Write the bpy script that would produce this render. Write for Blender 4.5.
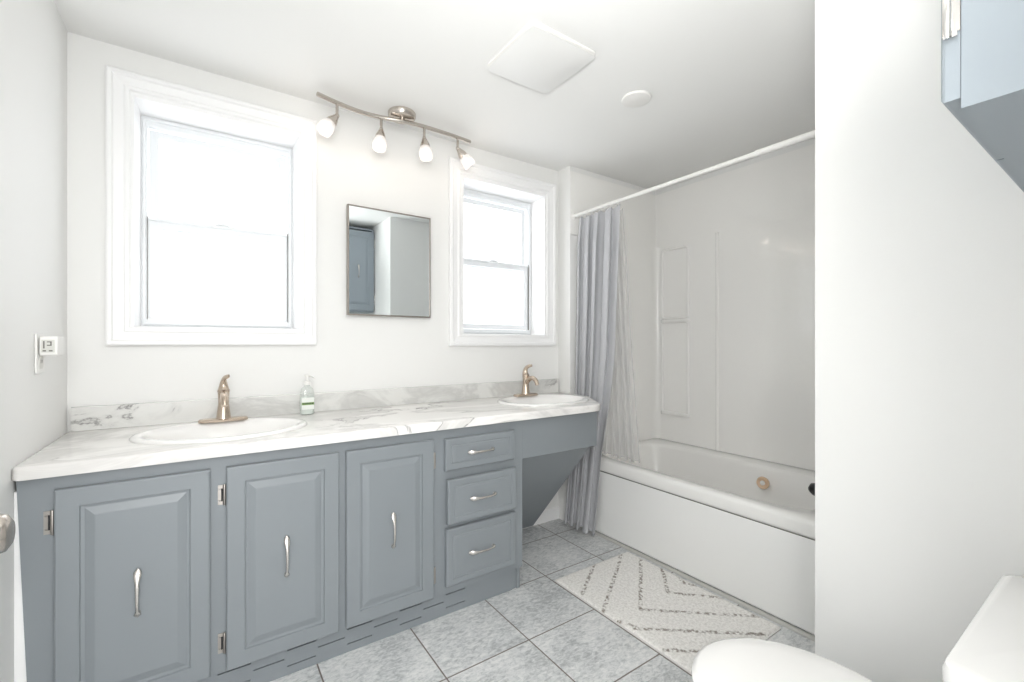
import bpy, bmesh, math, random
from mathutils import Vector, Matrix, noise
random.seed(4)
PI = math.pi
for o in list(bpy.data.objects): bpy.data.objects.remove(o)
SC = bpy.context.scene
COL = SC.collection

# ------------------------------------------------------------------ camera, world, exposure
cd = bpy.data.cameras.new('camera'); cam = bpy.data.objects.new('camera', cd); COL.objects.link(cam)
cd.sensor_fit = 'HORIZONTAL'; cd.sensor_width = 36.0
cd.lens = 446.8/1024*36.0
cd.shift_y = 2.08/1024
cd.clip_start = 0.02
cam.location = (0, 0, 1.15)
cam.rotation_euler = (PI/2, 0, -math.radians(34.539))
SC.camera = cam

SC.view_settings.view_transform = 'Standard'
SC.view_settings.look = 'None'
SC.view_settings.gamma = 1.0
SC.view_settings.use_curve_mapping = False
SC.view_settings.exposure = 0.24

W = bpy.data.worlds.new('overcast_sky'); SC.world = W; W.use_nodes = True
bg = W.node_tree.nodes['Background']
bg.inputs[0].default_value = (0.985, 0.99, 1.0, 1)
bg.inputs[1].default_value = 2.6

def area(name, loc, rot, sx, sy, power, color, portal=False):
    l = bpy.data.lights.new(name, 'AREA'); l.shape = 'RECTANGLE'; l.size = sx; l.size_y = sy
    l.energy = power; l.color = color
    o = bpy.data.objects.new(name, l); COL.objects.link(o); o.location = loc; o.rotation_euler = rot
    if portal: l.cycles.is_portal = True
    return o
area('window_portal', (0.067, 2.50, 1.655), (-PI/2, 0, 0), 0.62, 0.95, 1, (1,1,1), True)
area('window_portal', (1.503, 2.50, 1.65), (-PI/2, 0, 0), 0.62, 0.95, 1, (1,1,1), True)
area('doorway_portal', (0.045, -0.14, 1.02), (PI/2, 0, 0), 0.82, 2.03, 1, (1,1,1), True)

# fill light added behind the camera, shining in through the open doorway
area('doorway_fill', (-0.12, -0.55, 1.62), (math.radians(80), 0, -math.radians(50)), 0.6, 0.9, 18, (1.0, 0.985, 0.96))
# fill spot added at the camera for an assumed flash, bounced off the ceiling
fl = bpy.data.lights.new('bounce_fill', 'SPOT'); fl.energy = 92; fl.color = (1.0, 0.995, 0.985); fl.spot_size = math.radians(105); fl.spot_blend = 1.0; fl.shadow_soft_size = 0.08
fo = bpy.data.objects.new('bounce_fill', fl); COL.objects.link(fo); fo.location = (0.05, 0.02, 1.45)
fo.rotation_euler = Vector((0, 0, -1)).rotation_difference(Vector((0.50, 0.38, 1)).normalized()).to_euler()

# ------------------------------------------------------------------ materials
def new_mat(name):
    m = bpy.data.materials.new(name); m.use_nodes = True
    return m, m.node_tree.nodes, m.node_tree.links, m.node_tree.nodes['Principled BSDF']
def mat(name, col, rough=0.5, metal=0.0, spec=0.5, bump=0.0, bscale=60, coat=0.0, var=0.0, vscale=6, sheen=0.0, sub=0.0):
    m, N, L, p = new_mat(name)
    p.inputs['Base Color'].default_value = (*col, 1)
    p.inputs['Roughness'].default_value = rough
    p.inputs['Metallic'].default_value = metal
    p.inputs['Specular IOR Level'].default_value = spec
    p.inputs['Coat Weight'].default_value = coat
    p.inputs['Coat Roughness'].default_value = 0.06
    p.inputs['Sheen Weight'].default_value = sheen
    tc = N.new('ShaderNodeTexCoord')
    if var > 0:
        n = N.new('ShaderNodeTexNoise'); n.inputs['Scale'].default_value = vscale; n.inputs['Detail'].default_value = 4
        L.new(tc.outputs['Object'], n.inputs['Vector'])
        mx = N.new('ShaderNodeMix'); mx.data_type = 'RGBA'
        mx.inputs[6].default_value = (*[c*(1-var) for c in col], 1); mx.inputs[7].default_value = (*[min(1, c*(1+var)) for c in col], 1)
        L.new(n.outputs['Fac'], mx.inputs[0]); L.new(mx.outputs[2], p.inputs['Base Color'])
    if bump > 0:
        n = N.new('ShaderNodeTexNoise'); n.inputs['Scale'].default_value = bscale; n.inputs['Detail'].default_value = 5
        L.new(tc.outputs['Object'], n.inputs['Vector'])
        b = N.new('ShaderNodeBump'); b.inputs['Strength'].default_value = bump; b.inputs['Distance'].default_value = 0.002
        L.new(n.outputs['Fac'], b.inputs['Height']); L.new(b.outputs['Normal'], p.inputs['Normal'])
    return m
def srgb(r, g, b):
    f = lambda c: (c/255/12.92) if c/255 <= 0.04045 else ((c/255+0.055)/1.055)**2.4
    return (f(r), f(g), f(b))

M_wall = mat('wall_paint', srgb(238, 238, 236), 0.55, spec=0.3, bump=0.06, bscale=180, var=0.006, vscale=2)
M_ceil = mat('ceiling_paint', srgb(240, 240, 238), 0.8, spec=0.2, bump=0.08, bscale=140)
M_trim = mat('trim_gloss_paint', srgb(247, 247, 247), 0.28, bump=0.02, bscale=30)
M_vinyl = mat('window_vinyl', srgb(238, 241, 243), 0.3, bump=0.01)
M_blue = mat('blue_grey_cabinet_paint', srgb(136, 142, 146), 0.38, bump=0.05, bscale=25, var=0.015, vscale=5)
M_bluedk = mat('cabinet_inside', srgb(60, 62, 64), 0.8, bump=0.02)
M_ovblue = mat('upper_cabinet_paint', srgb(155, 164, 171), 0.42, bump=0.05, bscale=25, var=0.01)
M_nickel = mat('brushed_nickel', (0.60, 0.55, 0.50), 0.24, metal=1.0, bump=0.03, bscale=200)
M_pull = mat('satin_pull_metal', (0.66, 0.63, 0.60), 0.27, metal=1.0, bump=0.03, bscale=200)
M_bronze = mat('warm_brushed_nickel', (0.60, 0.50, 0.41), 0.26, metal=1.0, bump=0.03, bscale=200)
M_hinge = mat('hinge_metal', (0.42, 0.39, 0.36), 0.28, metal=1.0, bump=0.03, bscale=150)
M_dark = mat('dark_slot', (0.012, 0.012, 0.014), 0.7, bump=0.01)
M_chrome = mat('polished_metal', (0.82, 0.80, 0.78), 0.08, metal=1.0, bump=0.005)
M_porc = mat('glazed_porcelain', srgb(245, 244, 242), 0.12, coat=0.3, bump=0.005, bscale=8)
M_tub = mat('acrylic_tub', srgb(247, 246, 243), 0.16, coat=0.2, bump=0.01, bscale=6)
M_apron = mat('tub_apron_acrylic', srgb(248, 248, 246), 0.22, bump=0.01, bscale=6)
M_surr = mat('glossy_surround', srgb(251, 250, 247), 0.09, coat=0.15, bump=0.015, bscale=3)
M_plastic = mat('white_plastic', srgb(240, 239, 236), 0.35, bump=0.01)
M_lcd = mat('grey_screen', srgb(214, 214, 208), 0.3, bump=0.01)
M_black = mat('black_plastic', (0.012, 0.012, 0.013), 0.3, bump=0.01)
M_ring = mat('jet_ivory', srgb(226, 196, 166), 0.25, bump=0.01)
M_seam = mat('seam_caulk', srgb(120, 118, 112), 0.6, bump=0.02)
M_edge = mat('rug_binding', srgb(226, 224, 220), 0.9, bump=0.2, bscale=300)
M_curt = mat('grey_curtain_fabric', srgb(186, 187, 190), 0.85, bump=0.35, bscale=260, sheen=0.2, var=0.03, vscale=30)
M_liner = None

def glass_mat(name, rough=0.0, tint=(1,1,1), gl=0.06, milk=0.0):
    m, N, L, p = new_mat(name)
    N.remove(p); out = N['Material Output']
    t = N.new('ShaderNodeBsdfTransparent'); t.inputs[0].default_value = (*tint, 1)
    g = N.new('ShaderNodeBsdfGlossy'); g.inputs['Roughness'].default_value = rough
    mx = N.new('ShaderNodeMixShader'); mx.inputs[0].default_value = gl
    L.new(t.outputs[0], mx.inputs[1]); L.new(g.outputs[0], mx.inputs[2]); last = mx
    if milk > 0:
        tr = N.new('ShaderNodeBsdfTranslucent'); tr.inputs[0].default_value = (0.95, 0.95, 0.95, 1)
        df = N.new('ShaderNodeBsdfDiffuse'); df.inputs[0].default_value = (0.8, 0.8, 0.8, 1)
        m2 = N.new('ShaderNodeMixShader'); m2.inputs[0].default_value = 0.4
        L.new(tr.outputs[0], m2.inputs[1]); L.new(df.outputs[0], m2.inputs[2])
        m3 = N.new('ShaderNodeMixShader'); m3.inputs[0].default_value = milk
        L.new(last.outputs[0], m3.inputs[1]); L.new(m2.outputs[0], m3.inputs[2]); last = m3
    L.new(last.outputs[0], out.inputs['Surface'])
    return m
M_pane = glass_mat('window_glass', 0.0, (0.98, 0.99, 1.0), 0.04)
M_clear = glass_mat('clear_plastic', 0.05, (0.97, 0.99, 0.98), 0.10, 0.10)
M_frost = glass_mat('frosted_lamp_glass', 0.2, (0.96, 0.96, 0.97), 0.12, 0.62)
M_liner = glass_mat('clear_liner_vinyl', 0.12, (1, 1, 1), 0.10, 0.42)

def mirror_mat():
    m, N, L, p = new_mat('mirror_silvering')
    p.inputs['Base Color'].default_value = (0.84, 0.88, 0.89, 1); p.inputs['Metallic'].default_value = 1; p.inputs['Roughness'].default_value = 0.012
    return m
M_mirror = mirror_mat()
def emis(name, col, s):
    m, N, L, p = new_mat(name)
    p.inputs['Emission Color'].default_value = (*col, 1); p.inputs['Emission Strength'].default_value = s
    return m
M_bulb = emis('lit_bulb', (1.0, 0.90, 0.80), 1.3)

def marble(name, base, vein, strength, scale=3.0, rough=0.18, seed=0.0):
    m, N, L, p = new_mat(name)
    p.inputs['Roughness'].default_value = rough
    tc = N.new('ShaderNodeTexCoord'); mp = N.new('ShaderNodeMapping')
    mp.inputs['Location'].default_value = (seed, seed*0.7, seed*0.3)
    mp.inputs['Rotation'].default_value = (0.35, 0.2, 0.5)
    mp.inputs['Scale'].default_value = (0.75, 1.5, 1.5)
    L.new(tc.outputs['Object'], mp.inputs['Vector'])
    n1 = N.new('ShaderNodeTexNoise'); n1.inputs['Scale'].default_value = scale; n1.inputs['Detail'].default_value = 7; n1.inputs['Roughness'].default_value = 0.62; n1.inputs['Distortion'].default_value = 1.1
    L.new(mp.outputs[0], n1.inputs['Vector'])
    # veins: narrow band where the noise crosses 0.5
    def band(src, width, c=0.5):
        s = N.new('ShaderNodeMath'); s.operation = 'SUBTRACT'; s.inputs[1].default_value = c; L.new(src, s.inputs[0])
        a = N.new('ShaderNodeMath'); a.operation = 'ABSOLUTE'; L.new(s.outputs[0], a.inputs[0])
        r = N.new('ShaderNodeMapRange'); r.inputs['From Min'].default_value = 0; r.inputs['From Max'].default_value = width
        r.inputs['To Min'].default_value = 1; r.inputs['To Max'].default_value = 0; L.new(a.outputs[0], r.inputs[0])
        return r.outputs[0]
    b1 = band(n1.outputs['Fac'], 0.018)
    n2 = N.new('ShaderNodeTexNoise'); n2.inputs['Scale'].default_value = scale*0.8; n2.inputs['Detail'].default_value = 3
    L.new(mp.outputs[0], n2.inputs['Vector'])
    mr = N.new('ShaderNodeMapRange'); mr.inputs['From Min'].default_value = 0.50; mr.inputs['From Max'].default_value = 0.66; L.new(n2.outputs['Fac'], mr.inputs[0])
    mul = N.new('ShaderNodeMath'); mul.operation = 'MULTIPLY'; L.new(b1, mul.inputs[0]); L.new(mr.outputs[0], mul.inputs[1])
    b2 = band(n1.outputs['Fac'], 0.11, 0.54)
    mul2 = N.new('ShaderNodeMath'); mul2.operation = 'MULTIPLY'; L.new(b2, mul2.inputs[0]); mul2.inputs[1].default_value = 0.32
    add = N.new('ShaderNodeMath'); add.operation = 'ADD'; add.use_clamp = True
    mul3 = N.new('ShaderNodeMath'); mul3.operation = 'MULTIPLY'; L.new(mul.outputs[0], mul3.inputs[0]); mul3.inputs[1].default_value = strength
    L.new(mul3.outputs[0], add.inputs[0]); L.new(mul2.outputs[0], add.inputs[1])
    mx = N.new('ShaderNodeMix'); mx.data_type = 'RGBA'
    mx.inputs[6].default_value = (*base, 1); mx.inputs[7].default_value = (*vein, 1)
    L.new(add.outputs[0], mx.inputs[0]); L.new(mx.outputs[2], p.inputs['Base Color'])
    return m
M_marble = marble('marble_laminate', srgb(248, 246, 243), srgb(158, 156, 154), 0.85, 2.6, seed=3.1)
M_marble2 = marble('marble_splash', srgb(226, 226, 223), srgb(148, 147, 145), 0.9, 3.4, seed=7.7)

def tile_mat():
    m, N, L, p = new_mat('slate_floor_tile')
    tc = N.new('ShaderNodeTexCoord'); sp = N.new('ShaderNodeSeparateXYZ'); L.new(tc.outputs['Object'], sp.inputs[0])
    def mth(op, a, b=None, clamp=False):
        n = N.new('ShaderNodeMath'); n.operation = op; n.use_clamp = clamp
        for i, v in enumerate((a, b)):
            if v is None: continue
            if isinstance(v, (int, float)): n.inputs[i].default_value = v
            else: L.new(v, n.inputs[i])
        return n.outputs[0]
    def line(src, off, per):
        q = mth('DIVIDE', mth('SUBTRACT', src, off), per)
        fr = mth('FRACT', q)
        d = mth('MULTIPLY', mth('MINIMUM', fr, mth('SUBTRACT', 1.0, fr)), per)
        return d, mth('FLOOR', q)
    dx, ix = line(sp.outputs[0], 0.684, 0.3515); dy, iy = line(sp.outputs[1], 1.389, 0.337)
    d = mth('MINIMUM', dx, dy)
    grout = N.new('ShaderNodeMapRange'); grout.inputs['From Min'].default_value = 0.0017; grout.inputs['From Max'].default_value = 0.0034
    grout.inputs['To Min'].default_value = 1; grout.inputs['To Max'].default_value = 0; L.new(d, grout.inputs[0])
    cmb = N.new('ShaderNodeCombineXYZ'); L.new(ix, cmb.inputs[0]); L.new(iy, cmb.inputs[1])
    wn = N.new('ShaderNodeTexWhiteNoise'); L.new(cmb.outputs[0], wn.inputs['Vector'])
    sc = N.new('ShaderNodeVectorMath'); sc.operation = 'SCALE'; sc.inputs['Scale'].default_value = 5.0; L.new(wn.outputs['Color'], sc.inputs[0])
    ad = N.new('ShaderNodeVectorMath'); L.new(tc.outputs['Object'], ad.inputs[0]); L.new(sc.outputs[0], ad.inputs[1])
    mp = N.new('ShaderNodeMapping'); mp.inputs['Scale'].default_value = (1, 2.0, 1); mp.inputs['Rotation'].default_value = (0, 0, 0.6); L.new(ad.outputs[0], mp.inputs[0])
    n1 = N.new('ShaderNodeTexNoise'); n1.inputs['Scale'].default_value = 42; n1.inputs['Detail'].default_value = 9; n1.inputs['Roughness'].default_value = 0.72; n1.inputs['Distortion'].default_value = 0.6
    L.new(mp.outputs[0], n1.inputs['Vector'])
    n2 = N.new('ShaderNodeTexNoise'); n2.inputs['Scale'].default_value = 6; n2.inputs['Detail'].default_value = 4; L.new(ad.outputs[0], n2.inputs['Vector'])
    mixf = mth('ADD', mth('MULTIPLY', n1.outputs['Fac'], 0.7), mth('MULTIPLY', n2.outputs['Fac'], 0.3))
    cr = N.new('ShaderNodeValToRGB'); L.new(mixf, cr.inputs[0]); e = cr.color_ramp.elements
    e[0].position = 0.39; e[0].color = (*srgb(172, 175, 176), 1)
    e[1].position = 0.61; e[1].color = (*srgb(234, 234, 233), 1)
    mid = cr.color_ramp.elements.new(0.50); mid.color = (*srgb(212, 214, 214), 1)
    mx = N.new('ShaderNodeMix'); mx.data_type = 'RGBA'; L.new(grout.outputs[0], mx.inputs[0]); L.new(cr.outputs[0], mx.inputs[6])
    mx.inputs[7].default_value = (*srgb(118, 108, 102), 1)
    L.new(mx.outputs[2], p.inputs['Base Color']); p.inputs['Roughness'].default_value = 0.42
    b = N.new('ShaderNodeBump'); b.inputs['Strength'].default_value = 0.35; b.inputs['Distance'].default_value = 0.002
    hh = mth('SUBTRACT', n1.outputs['Fac'], mth('MULTIPLY', grout.outputs[0], 1.2)); L.new(hh, b.inputs['Height']); L.new(b.outputs[0], p.inputs['Normal'])
    return m
M_tile = tile_mat()

# ------------------------------------------------------------------ geometry helpers
def link(name, bm, m, parent=None, smooth=None, bevel=0.0, seg=2, mods=None):
    me = bpy.data.meshes.new(name); bm.normal_update(); bm.to_mesh(me); bm.free()
    o = bpy.data.objects.new(name, me); COL.objects.link(o)
    if isinstance(m, (list, tuple)):
        for x in m: me.materials.append(x)
    else: me.materials.append(m)
    if smooth is not None:
        for p in me.polygons: p.use_smooth = True
        if smooth < 179:
            me.set_sharp_from_angle(angle=math.radians(smooth))
    if bevel > 0:
        b = o.modifiers.new('bevel', 'BEVEL'); b.width = bevel; b.segments = seg; b.limit_method = 'ANGLE'; b.angle_limit = math.radians(35)
        b.harden_normals = False
        for p in me.polygons: p.use_smooth = True
        me.set_sharp_from_angle(angle=math.radians(35))
    if parent: o.parent = parent
    return o
def box(bm, x0, x1, y0, y1, z0, z1, mi=0):
    v = [bm.verts.new(p) for p in ((x0,y0,z0),(x1,y0,z0),(x1,y1,z0),(x0,y1,z0),(x0,y0,z1),(x1,y0,z1),(x1,y1,z1),(x0,y1,z1))]
    for q in ((0,3,2,1),(4,5,6,7),(0,1,5,4),(1,2,6,5),(2,3,7,6),(3,0,4,7)):
        f = bm.faces.new([v[i] for i in q]); f.material_index = mi
    return v
def B(*a): bm = bmesh.new(); box(bm, *a); return bm
def frame(bm, x0, x1, z0, z1, y0, y1, w):           # rectangular frame in the XZ plane
    ws = w if isinstance(w, (tuple, list)) else (w, w, w, w)  # left, right, bottom, top
    a, b, c, d = ws
    O = [(x0,z0),(x1,z0),(x1,z1),(x0,z1)]; I = [(x0+a,z0+c),(x1-b,z0+c),(x1-b,z1-d),(x0+a,z1-d)]
    ring_prism(bm, O, I, y0, y1)
def ring_prism(bm, O, I, y0, y1):
    vs = {}
    for k, P in (('O', O), ('I', I)):
        for y in (0, 1):
            vs[k, y] = [bm.verts.new((p[0], (y0, y1)[y], p[1])) for p in P]
    n = len(O)
    for i in range(n):
        j = (i+1) % n
        bm.faces.new((vs['O',0][i], vs['O',0][j], vs['I',0][j], vs['I',0][i]))
        bm.faces.new((vs['O',1][i], vs['I',1][i], vs['I',1][j], vs['O',1][j]))
        bm.faces.new((vs['O',0][i], vs['O',1][i], vs['O',1][j], vs['O',0][j]))
        bm.faces.new((vs['I',0][i], vs['I',0][j], vs['I',1][j], vs['I',1][i]))
def prism(bm, pts, z0, z1, axis='z'):
    def V(p, t): return {'z': (p[0], p[1], t), 'y': (p[0], t, p[1]), 'x': (t, p[0], p[1])}[axis]
    a = [bm.verts.new(V(p, z0)) for p in pts]; b = [bm.verts.new(V(p, z1)) for p in pts]
    bm.faces.new(a[::-1]); bm.faces.new(b)
    n = len(pts)
    for i in range(n): bm.faces.new((a[i], a[(i+1)%n], b[(i+1)%n], b[i]))
    bmesh.ops.recalc_face_normals(bm, faces=bm.faces)
def rings_mesh(bm, rings, cap0=True, cap1=True, closed=False):
    R = [[bm.verts.new(p) for p in r] for r in rings]
    n = len(R[0])
    for a, b in zip(R[:-1], R[1:]):
        for i in range(n): bm.faces.new((a[i], a[(i+1)%n], b[(i+1)%n], b[i]))
    if closed:
        a, b = R[-1], R[0]
        for i in range(n): bm.faces.new((a[i], a[(i+1)%n], b[(i+1)%n], b[i]))
    else:
        if cap0: bm.faces.new(R[0][::-1])
        if cap1: bm.faces.new(R[-1])
    return R
def tube(bm, pts, rad, n=12, squash=None):
    pts = [Vector(p) for p in pts]; k = len(pts)
    if not isinstance(rad, (list, tuple)): rad = [rad]*k
    up = None; rings = []
    for i, p in enumerate(pts):
        t = (pts[min(i+1, k-1)] - pts[max(i-1, 0)]).normalized()
        if up is None:
            up = Vector((0,0,1)) if abs(t.z) < 0.9 else Vector((1,0,0))
        s = t.cross(up).normalized(); up = s.cross(t).normalized()
        r = rad[i]; ra, rb = (r if isinstance(r, (tuple, list)) else (r, r))
        rings.append([p + s*ra*math.cos(2*PI*j/n) + up*rb*math.sin(2*PI*j/n) for j in range(n)])
    rings_mesh(bm, rings)
    bmesh.ops.recalc_face_normals(bm, faces=bm.faces)
def lathe(bm, prof, n=24, origin=(0,0,0), axis=(0,0,1), sx=1, sy=1):
    ax = Vector(axis).normalized(); q = Vector((0,0,1)).rotation_difference(ax); o = Vector(origin)
    rings = []
    for r, z in prof:
        rings.append([o + q @ Vector((max(r, 1e-5)*sx*math.cos(2*PI*j/n), max(r, 1e-5)*sy*math.sin(2*PI*j/n), z)) for j in range(n)])
    rings_mesh(bm, rings)
    bmesh.ops.recalc_face_normals(bm, faces=bm.faces)
def rrect(x0, x1, y0, y1, r, n=6):
    P = []
    for cx, cy, a in ((x1-r, y1-r, 0), (x0+r, y1-r, 90), (x0+r, y0+r, 180), (x1-r, y0+r, 270)):
        for k in range(n+1):
            t = math.radians(a + 90*k/n); P.append((cx + r*math.cos(t), cy + r*math.sin(t)))
    return P
def smooth_path(pts, n=6):       # Catmull-Rom
    P = [Vector(p) for p in pts]; out = []
    for i in range(len(P)-1):
        p0, p1, p2, p3 = P[max(i-1,0)], P[i], P[i+1], P[min(i+2, len(P)-1)]
        for k in range(n):
            t = k/n
            out.append(0.5*((2*p1)+(p2-p0)*t+(2*p0-5*p1+4*p2-p3)*t*t+(3*p1-p0-3*p2+p3)*t**3))
    out.append(P[-1]); return out
def thing(name, label, cat, loc=(0,0,0), group=None):
    o = bpy.data.objects.new(name, None); COL.objects.link(o); o.location = loc; o.empty_display_size = 0.05
    o['label'] = label; o['category'] = cat
    if group: o['group'] = group
    return o
def tag(o, label, cat, group=None):
    o['label'] = label; o['category'] = cat
    if group: o['group'] = group
    return o
def struct(name, bm, m, parent=None, **k):
    o = link(name, bm, m, parent, **k)
    if parent is None: o['kind'] = 'structure'
    return o
def sempty(name, loc):
    o = bpy.data.objects.new(name, None); COL.objects.link(o); o.location = loc; o.empty_display_size = 0.05; o['kind'] = 'structure'
    return o
def relink(o, root):             # parent keeping world position (root carries only a translation)
    o.parent = root; o.location = o.location - root.location
    return o
def part(name, bm, m, root, **k):
    for v in bm.verts: v.co -= Vector(world_loc(root))
    return link(name, bm, m, root, **k)
def world_loc(o):
    l = Vector(o.location)
    while o.parent: o = o.parent; l += Vector(o.location)
    return l

# ------------------------------------------------------------------ the room
XL, XR, YB, YT, ZC, YR = -0.41, 1.917, 2.25, 2.134, 2.28, -0.06
XP, YP, YH, XF = 1.42, 0.554, 0.715, 2.765
O1 = (-0.223, 0.358, 1.213, 2.097); O2 = (1.209, 1.798, 1.200, 2.089)

struct('floor', B(-1.2, 3.0, -1.8, 2.6, -0.05, 0), M_tile)
struct('ceiling', B(-0.6, 3.0, -0.16, 2.6, ZC, ZC+0.06), M_ceil)
# back wall with two window openings, 0.16 thick
bm = bmesh.new()
xs = [XL-0.12, O1[0], O1[1], O2[0], O2[1], XR+0.1]; T = 0.16
for i in range(5):
    if i == 1: box(bm, xs[1], xs[2], YB, YB+T, 0, O1[2]); box(bm, xs[1], xs[2], YB, YB+T, O1[3], ZC)
    elif i == 3: box(bm, xs[3], xs[4], YB, YB+T, 0, O2[2]); box(bm, xs[3], xs[4], YB, YB+T, O2[3], ZC)
    else: box(bm, xs[i], xs[i+1], YB, YB+T, 0, ZC)
bmesh.ops.remove_doubles(bm, verts=bm.verts, dist=1e-5)
struct('wall_back', bm, M_wall)
struct('wall_left', B(XL-0.12, XL, YR-0.1, YB, 0, ZC), M_wall)
struct('wall_alcove', B(XR, 3.0, YT, YB+0.16, 0, ZC), M_wall)
struct('wall_right', B(XF, 3.0, YR-0.1, YT, 0, ZC), M_wall)
struct('wall_partition', B(XP, XF, YR, YP, 0, ZC), M_wall)
struct('wall_plumbing', B(1.89, XF, YP, YH, 0, ZC), M_wall)
bm = bmesh.new()
box(bm, 0.47, XF, YR-0.1, YR, 0, ZC); box(bm, XL, 0.47, YR-0.1, YR, 2.05, ZC)
struct('wall_front', bm, M_wall)

# caulk and quarter-round strip at the foot of the tub
bm = bmesh.new()
prism(bm, [(1.934, 0.001), (1.9510, 0.001), (1.9510, 0.013), (1.944, 0.012), (1.937, 0.006)], YH, YT, 'y')
struct('trim_tub', bm, mat('grey_caulk_trim', srgb(196, 195, 190), 0.5, bump=0.02))
bm = bmesh.new(); prism(bm, [(YB-0.012, 0.001), (YB, 0.001), (YB, 0.078), (YB-0.006, 0.078), (YB-0.012, 0.07)], 1.235, XR, 'x')
struct('baseboard_back', bm, M_trim)

def window(idx, O, casing, yj=2.38, rail=1.64, gl=None, sidebar=0.03):
    x0, x1, z0, z1 = O
    root = sempty('window_%d' % idx, ((x0+x1)/2, YB, z0))
    # casing: stepped picture-frame moulding
    cx0, cx1, cz0, cz1 = casing
    bm = bmesh.new()
    prof = [(0.0, YB-0.0005), (0.0, YB-0.020), (0.006, YB-0.024), (0.016, YB-0.024), (0.022, YB-0.017), (0.034, YB-0.015), (0.050, YB-0.013), (0.056, YB-0.017), (0.066, YB-0.017), (0.072, YB-0.010), (1.0, YB-0.010)]
    loops = []
    for ins, y in prof:
        if ins < 1: a, b, c, d = cx0+ins, cx1-ins, cz0+ins, cz1-ins
        else: a, b, c, d = x0, x1, z0, z1
        a = min(a, x0); b = max(b, x1); c = min(c, z0); d = max(d, z1)
        loops.append([(a, y, c), (b, y, c), (b, y, d), (a, y, d)])
    # jamb liner running back into the opening, tapering slightly
    tp = 0.008
    loops.append([(x0+tp, yj, z0+tp), (x1-tp, yj, z0+tp), (x1-tp, yj, z1-tp), (x0+tp, yj, z1-tp)])
    rings_mesh(bm, loops, cap0=False, cap1=False)
    bmesh.ops.recalc_face_normals(bm, faces=bm.faces)
    for f in bm.faces: pass
    part('window_casing', bm, M_trim, root)
    # vinyl master frame
    a, b, c, d = x0+tp, x1-tp, z0+tp, z1-tp
    bm = bmesh.new(); frame(bm, a, b, c, d, yj-0.001, yj+0.03, (0.020, 0.020, 0.028, 0.040)); frame(bm, a+0.006, b-0.006, c+0.006, d-0.010, yj-0.008, yj, 0.008)
    bmesh.ops.recalc_face_normals(bm, faces=bm.faces)
    part('window_frame', bm, M_vinyl, root, bevel=0.002)
    a, b, c, d = a+0.020, b-0.020, c+0.028, d-0.040
    # dark weather gap down each side of the lower sash
    bm = bmesh.new(); box(bm, a-0.0015, a+0.0015, yj-0.003, yj+0.004, c, rail+0.035); box(bm, b-0.0015, b+0.0015, yj-0.003, yj+0.004, c, rail+0.035)
    part('weatherstrip', bm, M_seam, root)
    # upper sash (further out)
    s = bmesh.new(); frame(s, a+0.001, b-0.001, rail-0.010, d, yj+0.032, yj+0.052, (0.034, 0.034, 0.035, 0.030)); bmesh.ops.recalc_face_normals(s, faces=s.faces)
    us = part('upper_sash', s, M_vinyl, root, bevel=0.0025)
    part('pane', B(a+0.030, b-0.030, yj+0.041, yj+0.044, rail+0.02, d-0.027), M_pane, us)
    s = bmesh.new(); frame(s, a+0.002, b-0.002, c+0.002, rail+0.035, yj+0.004, yj+0.028, (0.032, 0.032, 0.030, 0.040))
    # lift lip with a small latch hump on the meeting rail
    prism(s, [(a+0.004, rail+0.020), (b-0.004, rail+0.020), (b-0.004, rail+0.032), (a+0.004, rail+0.032)], yj-0.006, yj+0.004, 'y')
    mx = (a+b)/2
    prism(s, [(mx-0.03, rail+0.035), (mx+0.03, rail+0.035), (mx+0.015, rail+0.046), (mx-0.015, rail+0.046)], yj+0.002, yj+0.024, 'y')
    bmesh.ops.recalc_face_normals(s, faces=s.faces)
    ls = part('lower_sash', s, M_vinyl, root, bevel=0.0025)
    part('pane', B(a+0.030, b-0.030, yj+0.014, yj+0.017, c+0.028, rail-0.002), M_pane, ls)
    return root
window(1, O1, (-0.304, 0.432, 1.141, 2.186))
window(2, O2, (1.119, 1.882, 1.134, 2.180), rail=1.63)

# hinged door standing on the left wall with its casing
root = sempty('door_1', (XL, 1.1, 0))
part('door_leaf', B(XL+0.0005, XL+0.014, 0.66, 1.44, 0.012, 2.02), M_trim, root, bevel=0.002)
bm = bmesh.new()
ring_prism(bm, [(0.60, 0.0), (1.50, 0.0), (1.50, 2.085), (0.60, 2.085)], [(0.66, 0.0), (1.44, 0.0), (1.44, 2.02), (0.66, 2.02)], 0, 0.016)
for v in bm.verts: v.co = Vector((XL+0.0005+v.co.y, v.co.x, v.co.z))
bmesh.ops.recalc_face_normals(bm, faces=bm.faces)
part('door_casing', bm, M_trim, root, bevel=0.003)
bm = bmesh.new()
lathe(bm, [(0.0, 0.0), (0.033, 0.0), (0.035, 0.004), (0.030, 0.010), (0.014, 0.014), (0.012, 0.022), (0.020, 0.027), (0.033, 0.034), (0.036, 0.043), (0.033, 0.054), (0.022, 0.062), (0.0, 0.064)], 28, (XL+0.014, 1.372, 0.752), (1, 0, 0), sx=1.15)
part('door_knob', bm, M_nickel, root, smooth=50)

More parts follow.
